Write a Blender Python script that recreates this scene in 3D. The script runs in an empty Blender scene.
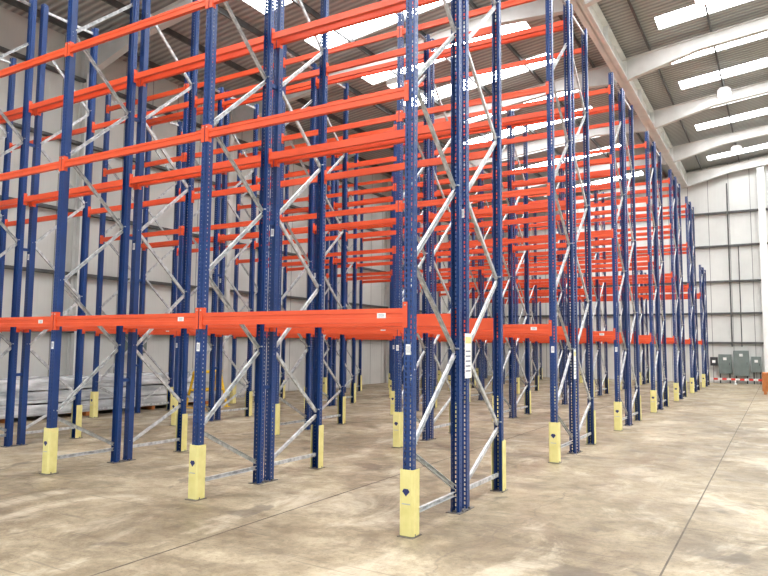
import bpy, math, random
from mathutils import Matrix, Vector
random.seed(3)
scene=bpy.context.scene
COL=bpy.context.collection
# ------------------------------------------------------------ materials
def lin(c):
    return tuple(((x/255)/12.92 if x/255<=.04045 else ((x/255+.055)/1.055)**2.4) for x in c)+(1,)
def newmat(name):
    m=bpy.data.materials.new(name); m.use_nodes=True
    nt=m.node_tree; return m,nt,nt.nodes["Principled BSDF"]
def N(nt,t,**k):
    n=nt.nodes.new(t)
    for a,v in k.items(): setattr(n,a,v)
    return n
def noise_mat(name,c1,c2,scale=3,rough=.4,metal=0,bump=0,bscale=40,spec=.5,r2=None,stretch=(1,1,1)):
    m,nt,p=newmat(name)
    tc=N(nt,'ShaderNodeTexCoord'); mp=N(nt,'ShaderNodeMapping'); mp.inputs['Scale'].default_value=stretch
    nt.links.new(tc.outputs['Object'],mp.inputs[0])
    n=N(nt,'ShaderNodeTexNoise'); n.inputs['Scale'].default_value=scale; n.inputs['Detail'].default_value=5
    nt.links.new(mp.outputs[0],n.inputs['Vector'])
    r=N(nt,'ShaderNodeValToRGB'); r.color_ramp.elements[0].position=.35; r.color_ramp.elements[1].position=.65
    r.color_ramp.elements[0].color=c1; r.color_ramp.elements[1].color=c2
    nt.links.new(n.outputs['Fac'],r.inputs[0]); nt.links.new(r.outputs[0],p.inputs['Base Color'])
    p.inputs['Roughness'].default_value=rough; p.inputs['Metallic'].default_value=metal
    p.inputs['Specular IOR Level'].default_value=spec
    if bump:
        n2=N(nt,'ShaderNodeTexNoise'); n2.inputs['Scale'].default_value=bscale
        nt.links.new(mp.outputs[0],n2.inputs['Vector'])
        b=N(nt,'ShaderNodeBump'); b.inputs['Strength'].default_value=bump; b.inputs['Distance'].default_value=.02
        nt.links.new(n2.outputs['Fac'],b.inputs['Height']); nt.links.new(b.outputs[0],p.inputs['Normal'])
    return m
M_BLUE=noise_mat("blue_powder_coat",lin((14,50,104)),lin((22,60,120)),2,.33)
M_ORANGE=noise_mat("orange_powder_coat",lin((212,74,34)),lin((224,86,44)),1.5,.42)
M_GALV=noise_mat("galvanised_steel",lin((158,161,163)),lin((210,212,213)),14,.42,.35)
M_DKGALV=noise_mat("base_plate_steel",lin((95,92,88)),lin((130,126,120)),14,.5,.5)
M_YEL=noise_mat("yellow_guard_plastic",lin((214,204,130)),lin((226,216,148)),6,.45)
M_SAFE=noise_mat("safety_yellow_paint",lin((225,180,30)),lin((235,195,50)),6,.45)
M_WHITE=noise_mat("white_paint",lin((216,216,213)),lin((228,228,225)),2,.5)
M_STEELW=noise_mat("pale_grey_steel_paint",lin((200,199,195)),lin((214,213,209)),2,.5)
M_RAIL=noise_mat("cladding_rail",lin((74,74,74)),lin((94,94,92)),4,.5,.3)
M_LABEL=noise_mat("white_label",lin((232,232,228)),lin((240,240,238)),6,.4)
M_DECAL=noise_mat("navy_decal",lin((25,35,90)),lin((28,40,96)),6,.4)
M_GREY=noise_mat("cabinet_grey_green",lin((96,106,102)),lin((112,122,118)),3,.45)
M_DARK=noise_mat("dark_plastic",lin((40,42,44)),lin((52,54,56)),4,.5)
M_RED=noise_mat("red_paint",lin((190,40,30)),lin((205,52,40)),4,.45)
M_WOOD=noise_mat("timber_orange",lin((168,100,48)),lin((190,118,62)),5,.6)
M_WRAP=noise_mat("plastic_wrapped_panels",lin((150,154,156)),lin((222,224,224)),1.6,.25,0,.9,7,.6,stretch=(3,.7,3))

def cladding(name,axis,ca,cb,period=1.0):
    m,nt,p=newmat(name)
    tc=N(nt,'ShaderNodeTexCoord'); sp=N(nt,'ShaderNodeSeparateXYZ'); nt.links.new(tc.outputs['Object'],sp.inputs[0])
    def groove(period,wd):
        mul=N(nt,'ShaderNodeMath',operation='MULTIPLY'); mul.inputs[1].default_value=1/period
        nt.links.new(sp.outputs[axis],mul.inputs[0])
        fr=N(nt,'ShaderNodeMath',operation='FRACT'); nt.links.new(mul.outputs[0],fr.inputs[0])
        lt=N(nt,'ShaderNodeMath',operation='LESS_THAN'); lt.inputs[1].default_value=wd/period
        nt.links.new(fr.outputs[0],lt.inputs[0]); return lt
    lt=groove(period,.03)
    n=N(nt,'ShaderNodeTexNoise'); n.inputs['Scale'].default_value=.6; n.inputs['Detail'].default_value=6
    nt.links.new(tc.outputs['Object'],n.inputs['Vector'])
    r=N(nt,'ShaderNodeValToRGB'); r.color_ramp.elements[0].position=.3; r.color_ramp.elements[1].position=.7
    r.color_ramp.elements[0].color=ca; r.color_ramp.elements[1].color=cb
    nt.links.new(n.outputs['Fac'],r.inputs[0])
    mx=N(nt,'ShaderNodeMix',data_type='RGBA'); nt.links.new(lt.outputs[0],mx.inputs[0])
    nt.links.new(r.outputs[0],mx.inputs[6]); mx.inputs[7].default_value=lin((130,130,128))
    nt.links.new(mx.outputs[2],p.inputs['Base Color']); p.inputs['Roughness'].default_value=.55
    g=groove(.2,.05); b=N(nt,'ShaderNodeBump'); b.inputs['Strength'].default_value=.5; b.inputs['Distance'].default_value=.015
    nt.links.new(g.outputs[0],b.inputs['Height']); nt.links.new(b.outputs[0],p.inputs['Normal'])
    return m
M_WALLX=cladding("cladding_panels_back",'X',lin((200,200,196)),lin((214,214,209)))
M_WALLY=cladding("cladding_panels_side",'Y',lin((190,189,184)),lin((206,205,199)))

def floor_mat():
    m,nt,p=newmat("concrete_floor")
    L=nt.links.new
    tc=N(nt,'ShaderNodeTexCoord')
    def noise(s,d=6,st=(1,1,1),rough=.55,dist=0,rot=0,loc=(0,0,0)):
        mp=N(nt,'ShaderNodeMapping'); mp.inputs['Scale'].default_value=st; L(tc.outputs['Object'],mp.inputs[0])
        mp.inputs['Rotation'].default_value=(0,0,rot); mp.inputs['Location'].default_value=loc
        n=N(nt,'ShaderNodeTexNoise'); n.inputs['Scale'].default_value=s; n.inputs['Detail'].default_value=d
        n.inputs['Roughness'].default_value=rough; n.inputs['Distortion'].default_value=dist
        L(mp.outputs[0],n.inputs['Vector']); return n
    def ramp(src,a,b,ca,cb):
        r=N(nt,'ShaderNodeValToRGB'); r.color_ramp.elements[0].position=a; r.color_ramp.elements[1].position=b
        r.color_ramp.elements[0].color=ca; r.color_ramp.elements[1].color=cb; L(src,r.inputs[0]); return r
    def mixc(f,a,b,fv=None,mode='MIX'):
        x=N(nt,'ShaderNodeMix',data_type='RGBA',blend_type=mode)
        if f is None: x.inputs[0].default_value=fv
        else: L(f,x.inputs[0])
        for i,s in ((6,a),(7,b)):
            if isinstance(s,tuple): x.inputs[i].default_value=s
            else: L(s,x.inputs[i])
        return x.outputs[2]
    B=(0,0,0,1);W=(1,1,1,1)
    base=ramp(noise(.3,5).outputs['Fac'],.38,.62,lin((148,134,110)),lin((178,164,138))).outputs[0]
    blot=ramp(noise(.7,10,dist=1.0,rough=.72).outputs['Fac'],.42,.58,(.56,.53,.49,1),W).outputs[0]
    c=mixc(None,base,blot,.75,'MULTIPLY')
    fine=ramp(noise(4.5,10,rough=.8,dist=.4).outputs['Fac'],.42,.57,(.58,.55,.51,1),W).outputs[0]
    c=mixc(None,c,fine,.7,'MULTIPLY')
    speck=ramp(noise(30,5,rough=.75).outputs['Fac'],.36,.46,(.5,.46,.42,1),W).outputs[0]
    c=mixc(None,c,speck,.6,'MULTIPLY')
    st=ramp(noise(1.1,9,st=(1.2,.6,1),rough=.72,dist=.6,rot=.08).outputs['Fac'],.52,.64,B,(.6,.6,.6,1)).outputs[0]
    c=mixc(st,c,lin((196,184,162)))
    st2=ramp(noise(.9,9,st=(.7,1.5,1),rough=.75,dist=.5,rot=-.2,loc=(7,3,0)).outputs['Fac'],.53,.64,B,(.6,.6,.6,1)).outputs[0]
    c=mixc(st2,c,lin((106,94,76)))
    oil=ramp(noise(1.3,5,dist=.4,loc=(11,5,0)).outputs['Fac'],.62,.67,B,(.6,.6,.6,1)).outputs[0]
    c=mixc(oil,c,lin((84,74,62)))
    for rot,loc in ((.6,(0,0,0)),(-.5,(5,9,0)),(1.5,(2,4,0)),(.1,(6,1,0))):
        sc=ramp(noise(1.2,3,st=(.3,11,1),rot=rot,dist=.5,loc=loc).outputs['Fac'],.66,.69,B,(.4,.4,.4,1)).outputs[0]
        c=mixc(sc,c,lin((84,75,64)))
    vo=N(nt,'ShaderNodeTexVoronoi',feature='DISTANCE_TO_EDGE'); vo.inputs['Scale'].default_value=.2
    wn=noise(1.2,5); ad=N(nt,'ShaderNodeVectorMath',operation='MULTIPLY_ADD'); L(wn.outputs['Color'],ad.inputs[0]); ad.inputs[1].default_value=(.9,.9,0); L(tc.outputs['Object'],ad.inputs[2])
    L(ad.outputs[0],vo.inputs['Vector'])
    cr=ramp(vo.outputs['Distance'],.001,.003,(.5,.5,.5,1),B).outputs[0]
    c=mixc(cr,c,lin((88,78,66)))
    p.inputs['Specular IOR Level'].default_value=.4
    L(c,p.inputs['Base Color'])
    rr=ramp(noise(1.3,6,dist=1).outputs['Fac'],.35,.7,(.38,.38,.38,1),(.72,.72,.72,1)).outputs[0]
    L(rr,p.inputs['Roughness'])
    b=N(nt,'ShaderNodeBump'); b.inputs['Strength'].default_value=.2; b.inputs['Distance'].default_value=.01
    L(noise(12,6).outputs['Fac'],b.inputs['Height']); L(b.outputs[0],p.inputs['Normal'])
    return m
M_FLOOR=floor_mat()
M_JOINT=noise_mat("joint_sealant",lin((78,70,60)),lin((100,90,78)),5,.8)
def roof_mat():
    m,nt,p=newmat("corrugated_roof_sheet")
    tc=N(nt,'ShaderNodeTexCoord'); w=N(nt,'ShaderNodeTexWave'); w.bands_direction='Y'; w.inputs['Scale'].default_value=1.6
    nt.links.new(tc.outputs['Object'],w.inputs['Vector'])
    r=N(nt,'ShaderNodeValToRGB'); r.color_ramp.elements[0].color=lin((138,140,138)); r.color_ramp.elements[1].color=lin((182,183,180))
    nt.links.new(w.outputs['Fac'],r.inputs[0]); nt.links.new(r.outputs[0],p.inputs['Base Color'])
    b=N(nt,'ShaderNodeBump'); b.inputs['Strength'].default_value=.8; b.inputs['Distance'].default_value=.04
    nt.links.new(w.outputs['Fac'],b.inputs['Height']); nt.links.new(b.outputs[0],p.inputs['Normal'])
    p.inputs['Roughness'].default_value=.6
    return m
M_ROOF=roof_mat()
def emis(name,c,s):
    m,nt,p=newmat(name); p.inputs['Base Color'].default_value=(.8,.8,.8,1)
    p.inputs['Emission Color'].default_value=c; p.inputs['Emission Strength'].default_value=s; return m
M_SKY=emis("translucent_rooflight",(.96,.98,1,1),18.5)
M_LAMP=emis("lamp_lens",(1,1,.97,1),6)

# ------------------------------------------------------------ mesh builder
class MB:
    def __init__(s): s.v=[];s.f=[];s.m=[]
    def quad(s,pts,mi=0):
        i=len(s.v); s.v+= [tuple(p) for p in pts]; s.f.append(tuple(range(i,i+len(pts)))); s.m.append(mi)
    def box(s,x0,x1,y0,y1,z0,z1,mi=0,T=None):
        P=[(x0,y0,z0),(x1,y0,z0),(x1,y1,z0),(x0,y1,z0),(x0,y0,z1),(x1,y0,z1),(x1,y1,z1),(x0,y1,z1)]
        if T is not None: P=[tuple(T@Vector(p)) for p in P]
        i=len(s.v); s.v+=P
        for q in ((0,3,2,1),(4,5,6,7),(0,1,5,4),(1,2,6,5),(2,3,7,6),(3,0,4,7)):
            s.f.append(tuple(i+k for k in q)); s.m.append(mi)
    def prism(s,prof,a,bb,axis,mi=0,cap=True,closed=True,T=None):
        def mk(p,t):
            r={'x':(t,p[0],p[1]),'y':(p[0],t,p[1]),'z':(p[0],p[1],t)}[axis]
            return tuple(T@Vector(r)) if T is not None else r
        n=len(prof); i=len(s.v); s.v+=[mk(p,a) for p in prof]+[mk(p,bb) for p in prof]
        for k in range(n if closed else n-1):
            j=(k+1)%n; s.f.append((i+k,i+j,i+n+j,i+n+k)); s.m.append(mi)
        if cap and closed:
            s.f.append(tuple(i+k for k in range(n))[::-1]); s.m.append(mi)
            s.f.append(tuple(i+n+k for k in range(n))); s.m.append(mi)
    def bar(s,p,q,w,h,mi=0,up=Vector((1,0,0)),chan=False):
        p=Vector(p);q=Vector(q);d=(q-p); L=d.length; d.normalize()
        a=up.normalized(); c=d.cross(a).normalized(); a=c.cross(d)
        T=Matrix((( a.x,c.x,d.x,p.x),(a.y,c.y,d.y,p.y),(a.z,c.z,d.z,p.z),(0,0,0,1)))
        if chan:
            t=.004
            prof=[(-w/2,-h/2),(w/2,-h/2),(w/2,-h/2+t),(-w/2+t,-h/2+t),(-w/2+t,h/2-t),(w/2,h/2-t),(w/2,h/2),(-w/2,h/2)]
            s.prism(prof,0,L,'z',mi,T=T)
        else: s.box(-w/2,w/2,-h/2,h/2,0,L,mi,T)
    def cyl(s,p,q,r,n=12,mi=0):
        p=Vector(p);q=Vector(q);d=(q-p);L=d.length
        T=Matrix.Translation(p)@d.to_track_quat('Z','Y').to_matrix().to_4x4()
        s.prism([(r*math.cos(2*math.pi*k/n),r*math.sin(2*math.pi*k/n)) for k in range(n)],0,L,'z',mi,T=T)
    def mesh(s,name,mats):
        me=bpy.data.meshes.new(name); me.from_pydata(s.v,[],s.f)
        for m in mats: me.materials.append(m)
        me.polygons.foreach_set('material_index',s.m); me.update(); return me
def obj(name,me,loc=(0,0,0),parent=None,rot=(0,0,0)):
    o=bpy.data.objects.new(name,me); COL.objects.link(o); o.location=loc; o.rotation_euler=rot
    if parent: o.parent=parent
    return o
def empty(name,loc=(0,0,0)):
    o=bpy.data.objects.new(name,None); COL.objects.link(o); o.location=loc; return o

# ------------------------------------------------------------ rack parts
BAY=2.8; D=1.15; GAP=.13; P=4.765; ROWS=7; NB=4
def add_post(mb,H,y0,sgn):
    W=.05; Dp=.075
    def Y(d): return y0+sgn*d
    pitch=.05
    cols=[(-W,-.033,0),(-.033,-.017,1),(-.017,.017,0),(.017,.033,1),(.033,W,0)]
    n=int(H/pitch)
    for a,b_,h in cols:
        if not h: mb.quad([(a,Y(0),0),(b_,Y(0),0),(b_,Y(0),H),(a,Y(0),H)])
        else:
            for k in range(n):
                z0=k*pitch+.032; z1=(k+1)*pitch
                if k==n-1: z1=H
                mb.quad([(a,Y(0),z0),(b_,Y(0),z0),(b_,Y(0),z1),(a,Y(0),z1)])
    mb.quad([(-.008,Y(-.001),0),(.008,Y(-.001),0),(.008,Y(-.001),H),(-.008,Y(-.001),H)])
    for sx in (-1,1):
        x=sx*W
        for a,b_,h in ((0,.028,0),(.028,.038,1),(.038,Dp,0)):
            if not h: mb.quad([(x,Y(a),0),(x,Y(b_),0),(x,Y(b_),H),(x,Y(a),H)])
            else:
                for k in range(n):
                    z0=k*pitch+.016; z1=(k+1)*pitch
                    if k==n-1: z1=H
                    mb.quad([(x,Y(a),z0),(x,Y(b_),z0),(x,Y(b_),z1),(x,Y(a),z1)])
        xi=sx*(W-.018)
        mb.quad([(x,Y(Dp),0),(xi,Y(Dp),0),(xi,Y(Dp),H),(x,Y(Dp),H)])
        mb.quad([(xi,Y(Dp),0),(xi,Y(Dp+.03),0),(xi,Y(Dp+.03),H),(xi,Y(Dp),H)])
    ys=sorted((Y(-.05),Y(.13)))
    mb.box(-.085,.085,ys[0],ys[1],0,.008,2)
    for sx in (-1,1):
        mb.cyl((sx*.068,Y(.02),.008),(sx*.068,Y(.02),.03),.012,6,2)
def frame_mesh(H):
    mb=MB(); add_post(mb,H,0,1); add_post(mb,H,D,-1)
    ya=.085; yb=D-.085
    mb.bar((0,ya,.2),(0,yb,.2),.03,.045,1,chan=True)
    mb.bar((0,yb,.27),(0,ya,.76),.03,.045,1,chan=True)
    z=.82; k=0; rise=.88
    while z+rise<H-.15:
        a,b_=(ya,yb) if k%2==0 else (yb,ya)
        mb.bar((0,a,z),(0,b_,z+rise),.03,.045,1,chan=True)
        mb.cyl((-.055,a,z+.03),(.055,a,z+.03),.009,8,1)
        z+=rise+.03; k+=1
    mb.bar((0,ya,H-.12),(0,yb,H-.12),.03,.045,1,chan=True)
    return mb.mesh("upright_frame_mesh",[M_BLUE,M_GALV,M_DKGALV])
F_FULL=frame_mesh(8.0); F_SHORT=frame_mesh(5.7)
def beam_mesh(h,name):
    mb=MB(); L=BAY/2-.052
    for (yf,sg) in ((-.006,1),(D+.006,-1)):
        Yv=lambda d: yf+sg*d
        hh=h/2
        prof=[(Yv(0),-hh),(Yv(.05),-hh),(Yv(.05),hh-.028),(Yv(.028),hh-.028),(Yv(.028),hh),(Yv(0),hh),
              (Yv(0),hh*.35),(Yv(.006),hh*.3),(Yv(.006),-hh*.3),(Yv(0),-hh*.35)]
        mb.prism(prof,-L,L,'x',0)
        for sx in (-1,1):
            x0=sx*L; ya,yb=sorted((Yv(-.001),Yv(.055)))
            xa,xb=sorted((x0,x0-sx*.006)); mb.box(xa,xb,ya,yb,-hh-.05,hh+.06,0)
            xa,xb=sorted((x0-sx*.006,x0+sx*.044)); ya,yb=sorted((Yv(-.007),Yv(-.001)))
            mb.box(xa,xb,ya,yb,-hh-.05,hh+.06,0)
            mb.cyl((x0+sx*.02,Yv(-.007),hh+.03),(x0+sx*.02,Yv(-.012),hh+.03),.009,8,1)
    return mb.mesh(name,[M_ORANGE,M_GALV])
B_BIG=beam_mesh(.14,"beam_pair_heavy"); B_MID=beam_mesh(.10,"beam_pair_mesh")
def guard_mesh():
    mb=MB(); H=.62; z0=.012; w=.075; t=.008; d=.1; c=.018
    out=[(-w,d),(-w,-.012),(-w+c,-.012-c),(w-c,-.012-c),(w,-.012),(w,d)]
    inn=[(w-t,d),(w-t,-.01),(w-c-.004,-.01-c+t),(-w+c+.004,-.01-c+t),(-w+t,-.01),(-w+t,d)]
    mb.prism(out+inn,z0,H,'z',0)
    y=-.012-c-.002; zc=.42
    mb.quad([(-.04,y,zc),(0,y,zc-.045),(.04,y,zc),(.022,y,zc+.025),(-.022,y,zc+.025)],1)
    mb.quad([(-.045,y,.30),(.045,y,.30),(.045,y,.31),(-.045,y,.31)],2)
    return mb.mesh("column_guard_mesh",[M_YEL,M_DECAL,M_GALV])
G=guard_mesh()
def label_mesh(w,h):
    mb=MB(); mb.box(-w/2,w/2,-.002,0,-h/2,h/2,0)
    for k in range(3): mb.box(-w*.35,w*.3,-.003,-.002,-h*.3+k*h*.25,-h*.3+k*h*.25+h*.07,1)
    return mb.mesh("label_plate_mesh",[M_LABEL,M_DECAL])
LB=label_mesh(.10,.05)
def notice(name,loc,rot,w=.2,h=.5,par=None):
    mb=MB(); mb.box(-w/2,w/2,-.003,0,-h/2,h/2,0)
    mb.box(-w*.42,w*.42,-.005,-.003,h*.28,h*.42,1)
    for k in range(5): mb.box(-w*.38,w*.3,-.005,-.003,-h*.35+k*h*.11,-h*.35+k*h*.11+.012,2)
    return obj(name,mb.mesh(name,[M_LABEL,M_YEL,M_DECAL]),loc,par,rot)
LV=[2.08,4.31,5.99,7.6]
for n in range(ROWS):
    short=(n==ROWS-1)
    for half in (0,1):
        y=n*P+half*(D+GAP)
        e=empty("pallet_rack",(0,y,0))
        for i in range(NB+1):
            fm=F_SHORT if short else F_FULL
            if half==0: obj(f"upright_frame_{i+1}",fm,(-i*BAY,0,0),e); obj(f"column_guard_{i+1}",G,(-i*BAY,0,0),e)
            else: obj(f"upright_frame_{i+1}",fm,(-i*BAY,D,0),e,(0,0,math.pi)); obj(f"column_guard_{i+1}",G,(-i*BAY,D,0),e,(0,0,math.pi))
        for i in range(NB):
            for k,z in enumerate(LV):
                if short and z>5.5: continue
                if n==0 and k==3: continue
                obj(f"beam_pair_{i+1}_{k+1}",B_BIG if k==0 else B_MID,(-(i+.5)*BAY,0,z),e)
            if half==0 and n<3:
                obj(f"label_plate_{i+1}",LB,(-(i)*BAY-.30,-.0065,LV[0]),e)
        if n==0 and half==1: notice("load_notice",(.054,.03,1.68),(0,0,math.pi/2),.18,.5,e)
        if n==1 and half==0: notice("load_notice",(.054,D-.05,1.5),(0,0,math.pi/2),.14,.5,e)
        if n<3:
            for i in range(NB):
                obj(f"bay_tag_{i+1}",LB,(-i*BAY,-.002,3.3 if half else 1.75),e,(0,math.pi/2,0))
        if half==0:
            mb=MB()
            for i in range(NB+1):
                for z in (1.2,3.4,5.3):
                    mb.box(-i*BAY-.02,-i*BAY+.02,D,D+GAP,z,z+.05,0)
            obj("row_spacers",mb.mesh("row_spacers",[M_BLUE]),(0,0,0),e)

# ------------------------------------------------------------ building
XL,XR,YB,YF=-13.4,18.0,34.0,-12.0
SL=.11
def rz(x): return 11.5+SL*(x+1.08)
def simple(name,mb,mats): return obj(name,mb.mesh(name,mats))
mb=MB(); mb.box(XL-.2,XR+.2,YF,YB+.2,-.2,0); simple("floor",mb,[M_FLOOR])
mb=MB(); mb.box(XL-.2,XL,YF,YB+.2,0,rz(XL)); simple("wall_left",mb,[M_WALLY])
mb=MB(); mb.box(XR,XR+.2,YF,YB+.2,0,rz(XR)); simple("wall_right",mb,[M_WALLY])
mb=MB(); mb.prism([(XL,0),(XR,0),(XR,rz(XR)),(XL,rz(XL))],YB,YB+.2,'y'); simple("wall_back",mb,[M_WALLX])
ports=[YB-.4-5.6*k for k in range(9)]
strips=[]
for k in range(8):
    for off in (1.4,4.05): strips.append(ports[k]-off)
mb=MB(); sk=MB(); th=.12
strips=sorted(strips); w=.45
ycur=YF
xs=[(-8.6,-3.0),(0.2,4.6),(5.8,10.2),(11.4,16)]
def rbox(m,x0,x1,y0,y1,dz=0,t=th):
    P=[(x0,y0,rz(x0)+dz),(x1,y0,rz(x1)+dz),(x1,y1,rz(x1)+dz),(x0,y1,rz(x0)+dz)]
    Q=[(a,b_,c+t) for a,b_,c in P]; V=P+Q; i=len(m.v); m.v+=V
    for q in ((0,3,2,1),(4,5,6,7),(0,1,5,4),(1,2,6,5),(2,3,7,6),(3,0,4,7)):
        m.f.append(tuple(i+k for k in q)); m.m.append(0)
for s in strips:
    rbox(mb,XL,XR,ycur,s-w); x=XL
    for a,b_ in xs:
        rbox(mb,x,a,s-w,s+w); rbox(sk,a,b_,s-w,s+w,.03,.03); x=b_
    rbox(mb,x,XR,s-w,s+w); ycur=s+w
rbox(mb,XL,XR,ycur,YB)
simple("ceiling",mb,[M_ROOF]); simple("window_1",sk,[M_SKY])
mb=MB(); x=XL+.6
while x<XR:
    mb.prism([(x-.03,rz(x)-.2),(x+.03,rz(x)-.2),(x+.03,rz(x)-.19),(x-.02,rz(x)-.19),(x-.02,rz(x)-.005),(x-.03,rz(x)-.005)],YF,YB,'y'); x+=1.8
simple("roof_purlins",mb,[M_RAIL])
def ibeam_x(mb,x0,x1,y,h0,h1,bw=.2,t=.015,top=-.2):
    def pr(x,h): return rz(x)+top-h
    xa,ha,xb,hb=x0,h0,x1,h1
    for (yy0,yy1,zt0,zb0,zt1,zb1) in (
        (y-bw/2,y+bw/2,rz(xa)+top,rz(xa)+top-t,rz(xb)+top,rz(xb)+top-t),
        (y-bw/2,y+bw/2,pr(xa,ha)+t,pr(xa,ha),pr(xb,hb)+t,pr(xb,hb)),
        (y-.006,y+.006,rz(xa)+top-t,pr(xa,ha)+t,rz(xb)+top-t,pr(xb,hb)+t)):
        i=len(mb.v)
        mb.v+=[(xa,yy0,zb0),(xb,yy0,zb1),(xb,yy1,zb1),(xa,yy1,zb0),(xa,yy0,zt0),(xb,yy0,zt1),(xb,yy1,zt1),(xa,yy1,zt0)]
        for q in ((0,3,2,1),(4,5,6,7),(0,1,5,4),(1,2,6,5),(2,3,7,6),(3,0,4,7)):
            mb.f.append(tuple(i+k for k in q)); mb.m.append(0)
def ibeam_z(mb,x,y,z1,h=.3,bw=.2,t=.015):
    mb.box(x,x+t,y-bw/2,y+bw/2,0,z1); mb.box(x+h-t,x+h,y-bw/2,y+bw/2,0,z1); mb.box(x+t,x+h-t,y-.006,y+.006,0,z1)
for y in ports:
    if y<YF: continue
    mb=MB()
    ibeam_z(mb,XL+.02,y,rz(XL)-.25)
    ibeam_x(mb,XL+.32,XL+2.4,y,.8,.42); ibeam_x(mb,XL+2.4,-3.2,y,.42,.42)
    ibeam_x(mb,-3.2,-1.26,y,.42,.75); ibeam_x(mb,-.94,1.2,y,.75,.42); ibeam_x(mb,1.2,XR-.45,y,.42,.42)
    ibeam_z(mb,XR-.35,y,rz(XR)-.25)
    simple("portal_frame",mb,[M_STEELW])
mb=MB(); x=-1.1; zt=rz(x)-.2; h=.66; bw=.34
mb.box(x-bw/2,x+bw/2,YF,YB,zt-.03,zt); mb.box(x-bw/2,x+bw/2,YF,YB,zt-h,zt-h+.03); mb.box(x-.01,x+.01,YF,YB,zt-h,zt)
for y in ports:
    for dy in (0,2.8): mb.box(x-bw/2+.02,x+bw/2-.02,y-dy-.01,y-dy+.01,zt-h,zt)
simple("roof_girder",mb,[M_WHITE])
mb=MB()
for z in (2.05,3.6,5.3,7.2,9.0):
    mb.prism([(XL,z),(XL+.16,z),(XL+.16,z+.08),(XL+.15,z+.08),(XL+.15,z+.012),(XL,z+.012)],YF,YB,'y')
simple("trim_1",mb,[M_RAIL])
mb=MB()
for z in (2.05,3.6,5.3,7.2,9.0):
    mb.prism([(YB,z),(YB-.16,z),(YB-.16,z+.1),(YB-.15,z+.1),(YB-.15,z+.012),(YB,z+.012)],XL,XR,'x')
simple("trim_2",mb,[M_RAIL])
for x in (-7.4,2.55,8.8):
    mb=MB(); z1=rz(x)-.7; bw=.32
    mb.box(x-bw/2,x+bw/2,YB-.52,YB-.505,0,z1); mb.box(x-bw/2,x+bw/2,YB-.2,YB-.17,0,z1); mb.box(x-.01,x+.01,YB-.505,YB-.2,0,z1)
    simple("gable_column",mb,[M_WHITE])
mb=MB()
for x in (2.2,-1.55,-9.05,9.7,): mb.box(x-.008,x+.008,YF,YB,0,.0015)
for y in (-8.5,16): mb.box(XL,XR,y-.006,y+.006,0,.0012)
simple("floor_joints",mb,[M_JOINT])
mb=MB()
mb.cyl((.95,YB-.2,1.9),(.95,YB-.2,10.6),.035); mb.cyl((1.4,YB-.2,1.9),(1.4,YB-.2,7.2),.025)
simple("cable_conduit",mb,[M_RAIL])
e=empty("electrical_cabinet",(0,YB-.2,0))
def cab(x0,x1,z0,z1,d,nm,mat=M_GREY):
    mb=MB(); mb.box(x0,x1,-d,0,z0,z1,0); mb.box(x0+.03,x1-.03,-d-.015,-d,z0+.03,z1-.03,0)
    mb.box(x1-.1,x1-.07,-d-.04,-d-.015,(z0+z1)/2-.06,(z0+z1)/2+.06,1)
    mb.box((x0+x1)/2-.08,(x0+x1)/2+.08,-d-.02,-d-.015,z1-.3,z1-.16,2)
    obj(nm,mb.mesh(nm,[mat,M_DARK,M_LABEL]),(0,0,0),e)
cab(.3,.9,.5,1.5,.3,"door_panel_1"); cab(1.0,1.7,.4,1.7,.35,"door_panel_2"); cab(1.8,2.25,.6,1.4,.25,"door_panel_3"); cab(-.1,.25,.9,1.35,.2,"switch_box",M_DARK)
mb=MB()
for x0 in (.35,.8,1.1,1.6,1.9,2.2): mb.box(x0-.03,x0+.03,-.12,-.06,0,.62)
obj("support_legs",mb.mesh("support_legs",[M_DARK]),(0,0,0),e)
mb=MB()
for k in range(14):
    mb.box(-.3+k*.2,-.1+k*.2,YB-1.3,YB-1.22,.2,.3,k%2)
for x in (-.2,1.1,2.4): mb.box(x-.03,x+.03,YB-1.28,YB-1.24,0,.2,1); mb.box(x-.05,x+.05,YB-1.5,YB-1.02,0,.04,1)
simple("hazard_barrier",mb,[M_RED,M_WHITE])
mb=MB(); yc=25.0; xc=2.45
for k in range(5): mb.box(xc,xc+1,yc,yc+.02,.12+k*.14,.24+k*.14); mb.box(xc,xc+1,yc+.8,yc+.82,.12+k*.14,.24+k*.14)
for k in range(5): mb.box(xc-.02,xc,yc,yc+.82,.12+k*.14,.24+k*.14); mb.box(xc+1,xc+1.02,yc,yc+.82,.12+k*.14,.24+k*.14)
for x in (xc+.03,xc+.45,xc+.87): mb.box(x,x+.1,yc-.03,yc+.85,0,.12)
for x in (xc,xc+.9): mb.box(x,x+.1,yc-.03,yc,.12,.82)
mb.box(xc-.02,xc+1.02,yc-.02,yc+.84,.82,.85)
simple("timber_crate",mb,[M_WOOD])
e=empty("wrapped_panel_stack",(-12.3,0,0))
import bmesh
def wrapped(x0,x1,y0,y1,z0,z1,nm):
    bm=bmesh.new(); bmesh.ops.create_cube(bm,size=1)
    for v in bm.verts:
        v.co=Vector(((x0+x1)/2+v.co.x*(x1-x0),(y0+y1)/2+v.co.y*(y1-y0),(z0+z1)/2+v.co.z*(z1-z0)))
    bmesh.ops.subdivide_edges(bm,edges=bm.edges[:],cuts=16,use_grid_fill=True)
    for v in bm.verts:
        f=random.uniform(-.012,.012); v.co.x+=f
        s=.022*math.sin(v.co.y*5.1)+.01*math.sin(v.co.y*13)
        if v.co.z>z0+.02: v.co.z+=s+f
    me=bpy.data.meshes.new(nm); bm.to_mesh(me); bm.free(); me.materials.append(M_WRAP)
    for p in me.polygons: p.use_smooth=True
    obj(nm,me,(0,0,0),e)
z=.1
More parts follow.
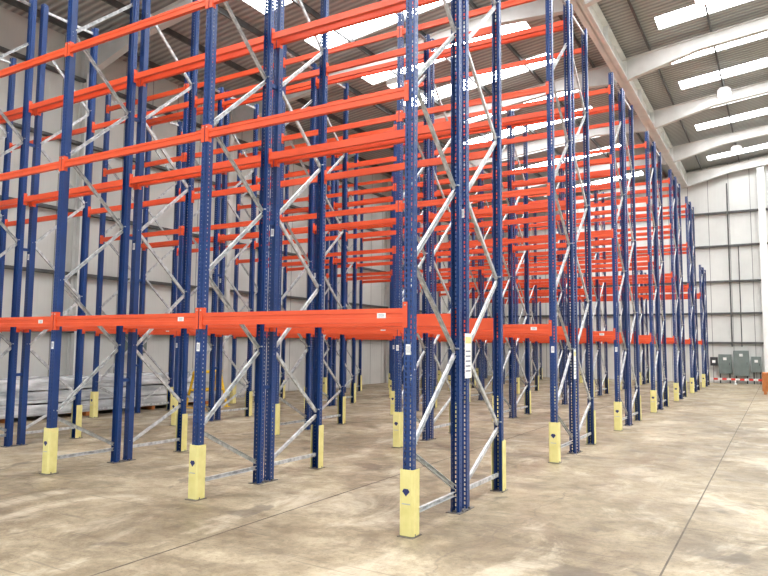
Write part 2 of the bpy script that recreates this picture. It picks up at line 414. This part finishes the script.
for k,hh in enumerate((.29,.29,.29)):
    wrapped(-.5,.03,-1.6+.1*k,9.2-.25*k,z,z+hh-.03,f"bundle_{2*k+1}")
    wrapped(.06,.6,-1.5+.1*k,9.4-.3*k,z,z+hh-.03,f"bundle_{2*k+2}"); z+=hh
mb=MB()
for y in (-1,1,3,5,7,9): mb.box(-.5,.62,y-.05,y+.05,0,.1)
obj("timber_bearers",mb.mesh("timber_bearers",[M_WOOD]),(0,0,0),e)
mb=MB()
for y in (0,.9):
    mb.cyl((-.35,y,0),(-.05,y,1.0),.035); mb.cyl((.35,y,0),(.05,y,1.0),.035); mb.cyl((-.2,y,.5),(.2,y,.5),.03)
    mb.box(-.42,.42,y-.06,y+.06,0,.02)
mb.cyl((0,-.1,1.0),(0,1.0,1.0),.045)
mb.cyl((-.2,0,.5),(-.2,.9,.5),.03); mb.cyl((.2,0,.5),(.2,.9,.5),.03)
o=simple("yellow_trestle",mb,[M_SAFE]); o.location=(-11.0,7.85,0)
mb=MB(); mb.box(0,.25,0,.6,0,.8,0); mb.box(.25,.27,.04,.56,.04,.76,0); mb.cyl((.12,.3,.8),(.12,.3,4.2),.03,10,1)
o=simple("wall_distribution_box",mb,[M_GREY,M_GALV]); o.location=(XL+.16,7.2,1.5)
for (x,y) in ((1.7,13.0),(1.7,20.5),(1.7,28.4),(6.4,13),(6.4,20.5),(6.4,28.4),(-7,20.5),(-7,12)):
    mb=MB(); mb.box(-.22,.22,-.22,.22,0,.12,0); mb.box(-.2,.2,-.2,.2,-.01,0,1)
    mb.prism([(-.22,.12),(.22,.12),(.12,.22),(-.12,.22)],-.2,.2,'y',0)
    z=rz(x)-.95
    mb.cyl((0,0,.22),(0,0,.93),.012,8,2)
    o=simple("high_bay_light",mb,[M_WHITE,M_LAMP,M_RAIL]); o.location=(x,y,z)

# ------------------------------------------------------------ light
w=bpy.data.worlds.new("World"); scene.world=w; w.use_nodes=True
bg=w.node_tree.nodes["Background"]; bg.inputs[0].default_value=(.95,.975,1,1); bg.inputs[1].default_value=1.5
# ------------------------------------------------------------ camera
cd=bpy.data.cameras.new("camera"); co=bpy.data.objects.new("camera",cd); COL.objects.link(co)
cd.sensor_width=36; cd.lens=667.92/768*36; cd.clip_start=.05
co.matrix_world=Matrix.Translation((3.0724,-5.6707,1.7834))@Matrix.Rotation(.5336,4,'Z')@Matrix.Rotation(math.pi/2+.0863,4,'X')@Matrix.Rotation(.0091,4,'Z')
scene.camera=co
scene.view_settings.view_transform='Standard'
scene.view_settings.look='None'
scene.view_settings.exposure=0
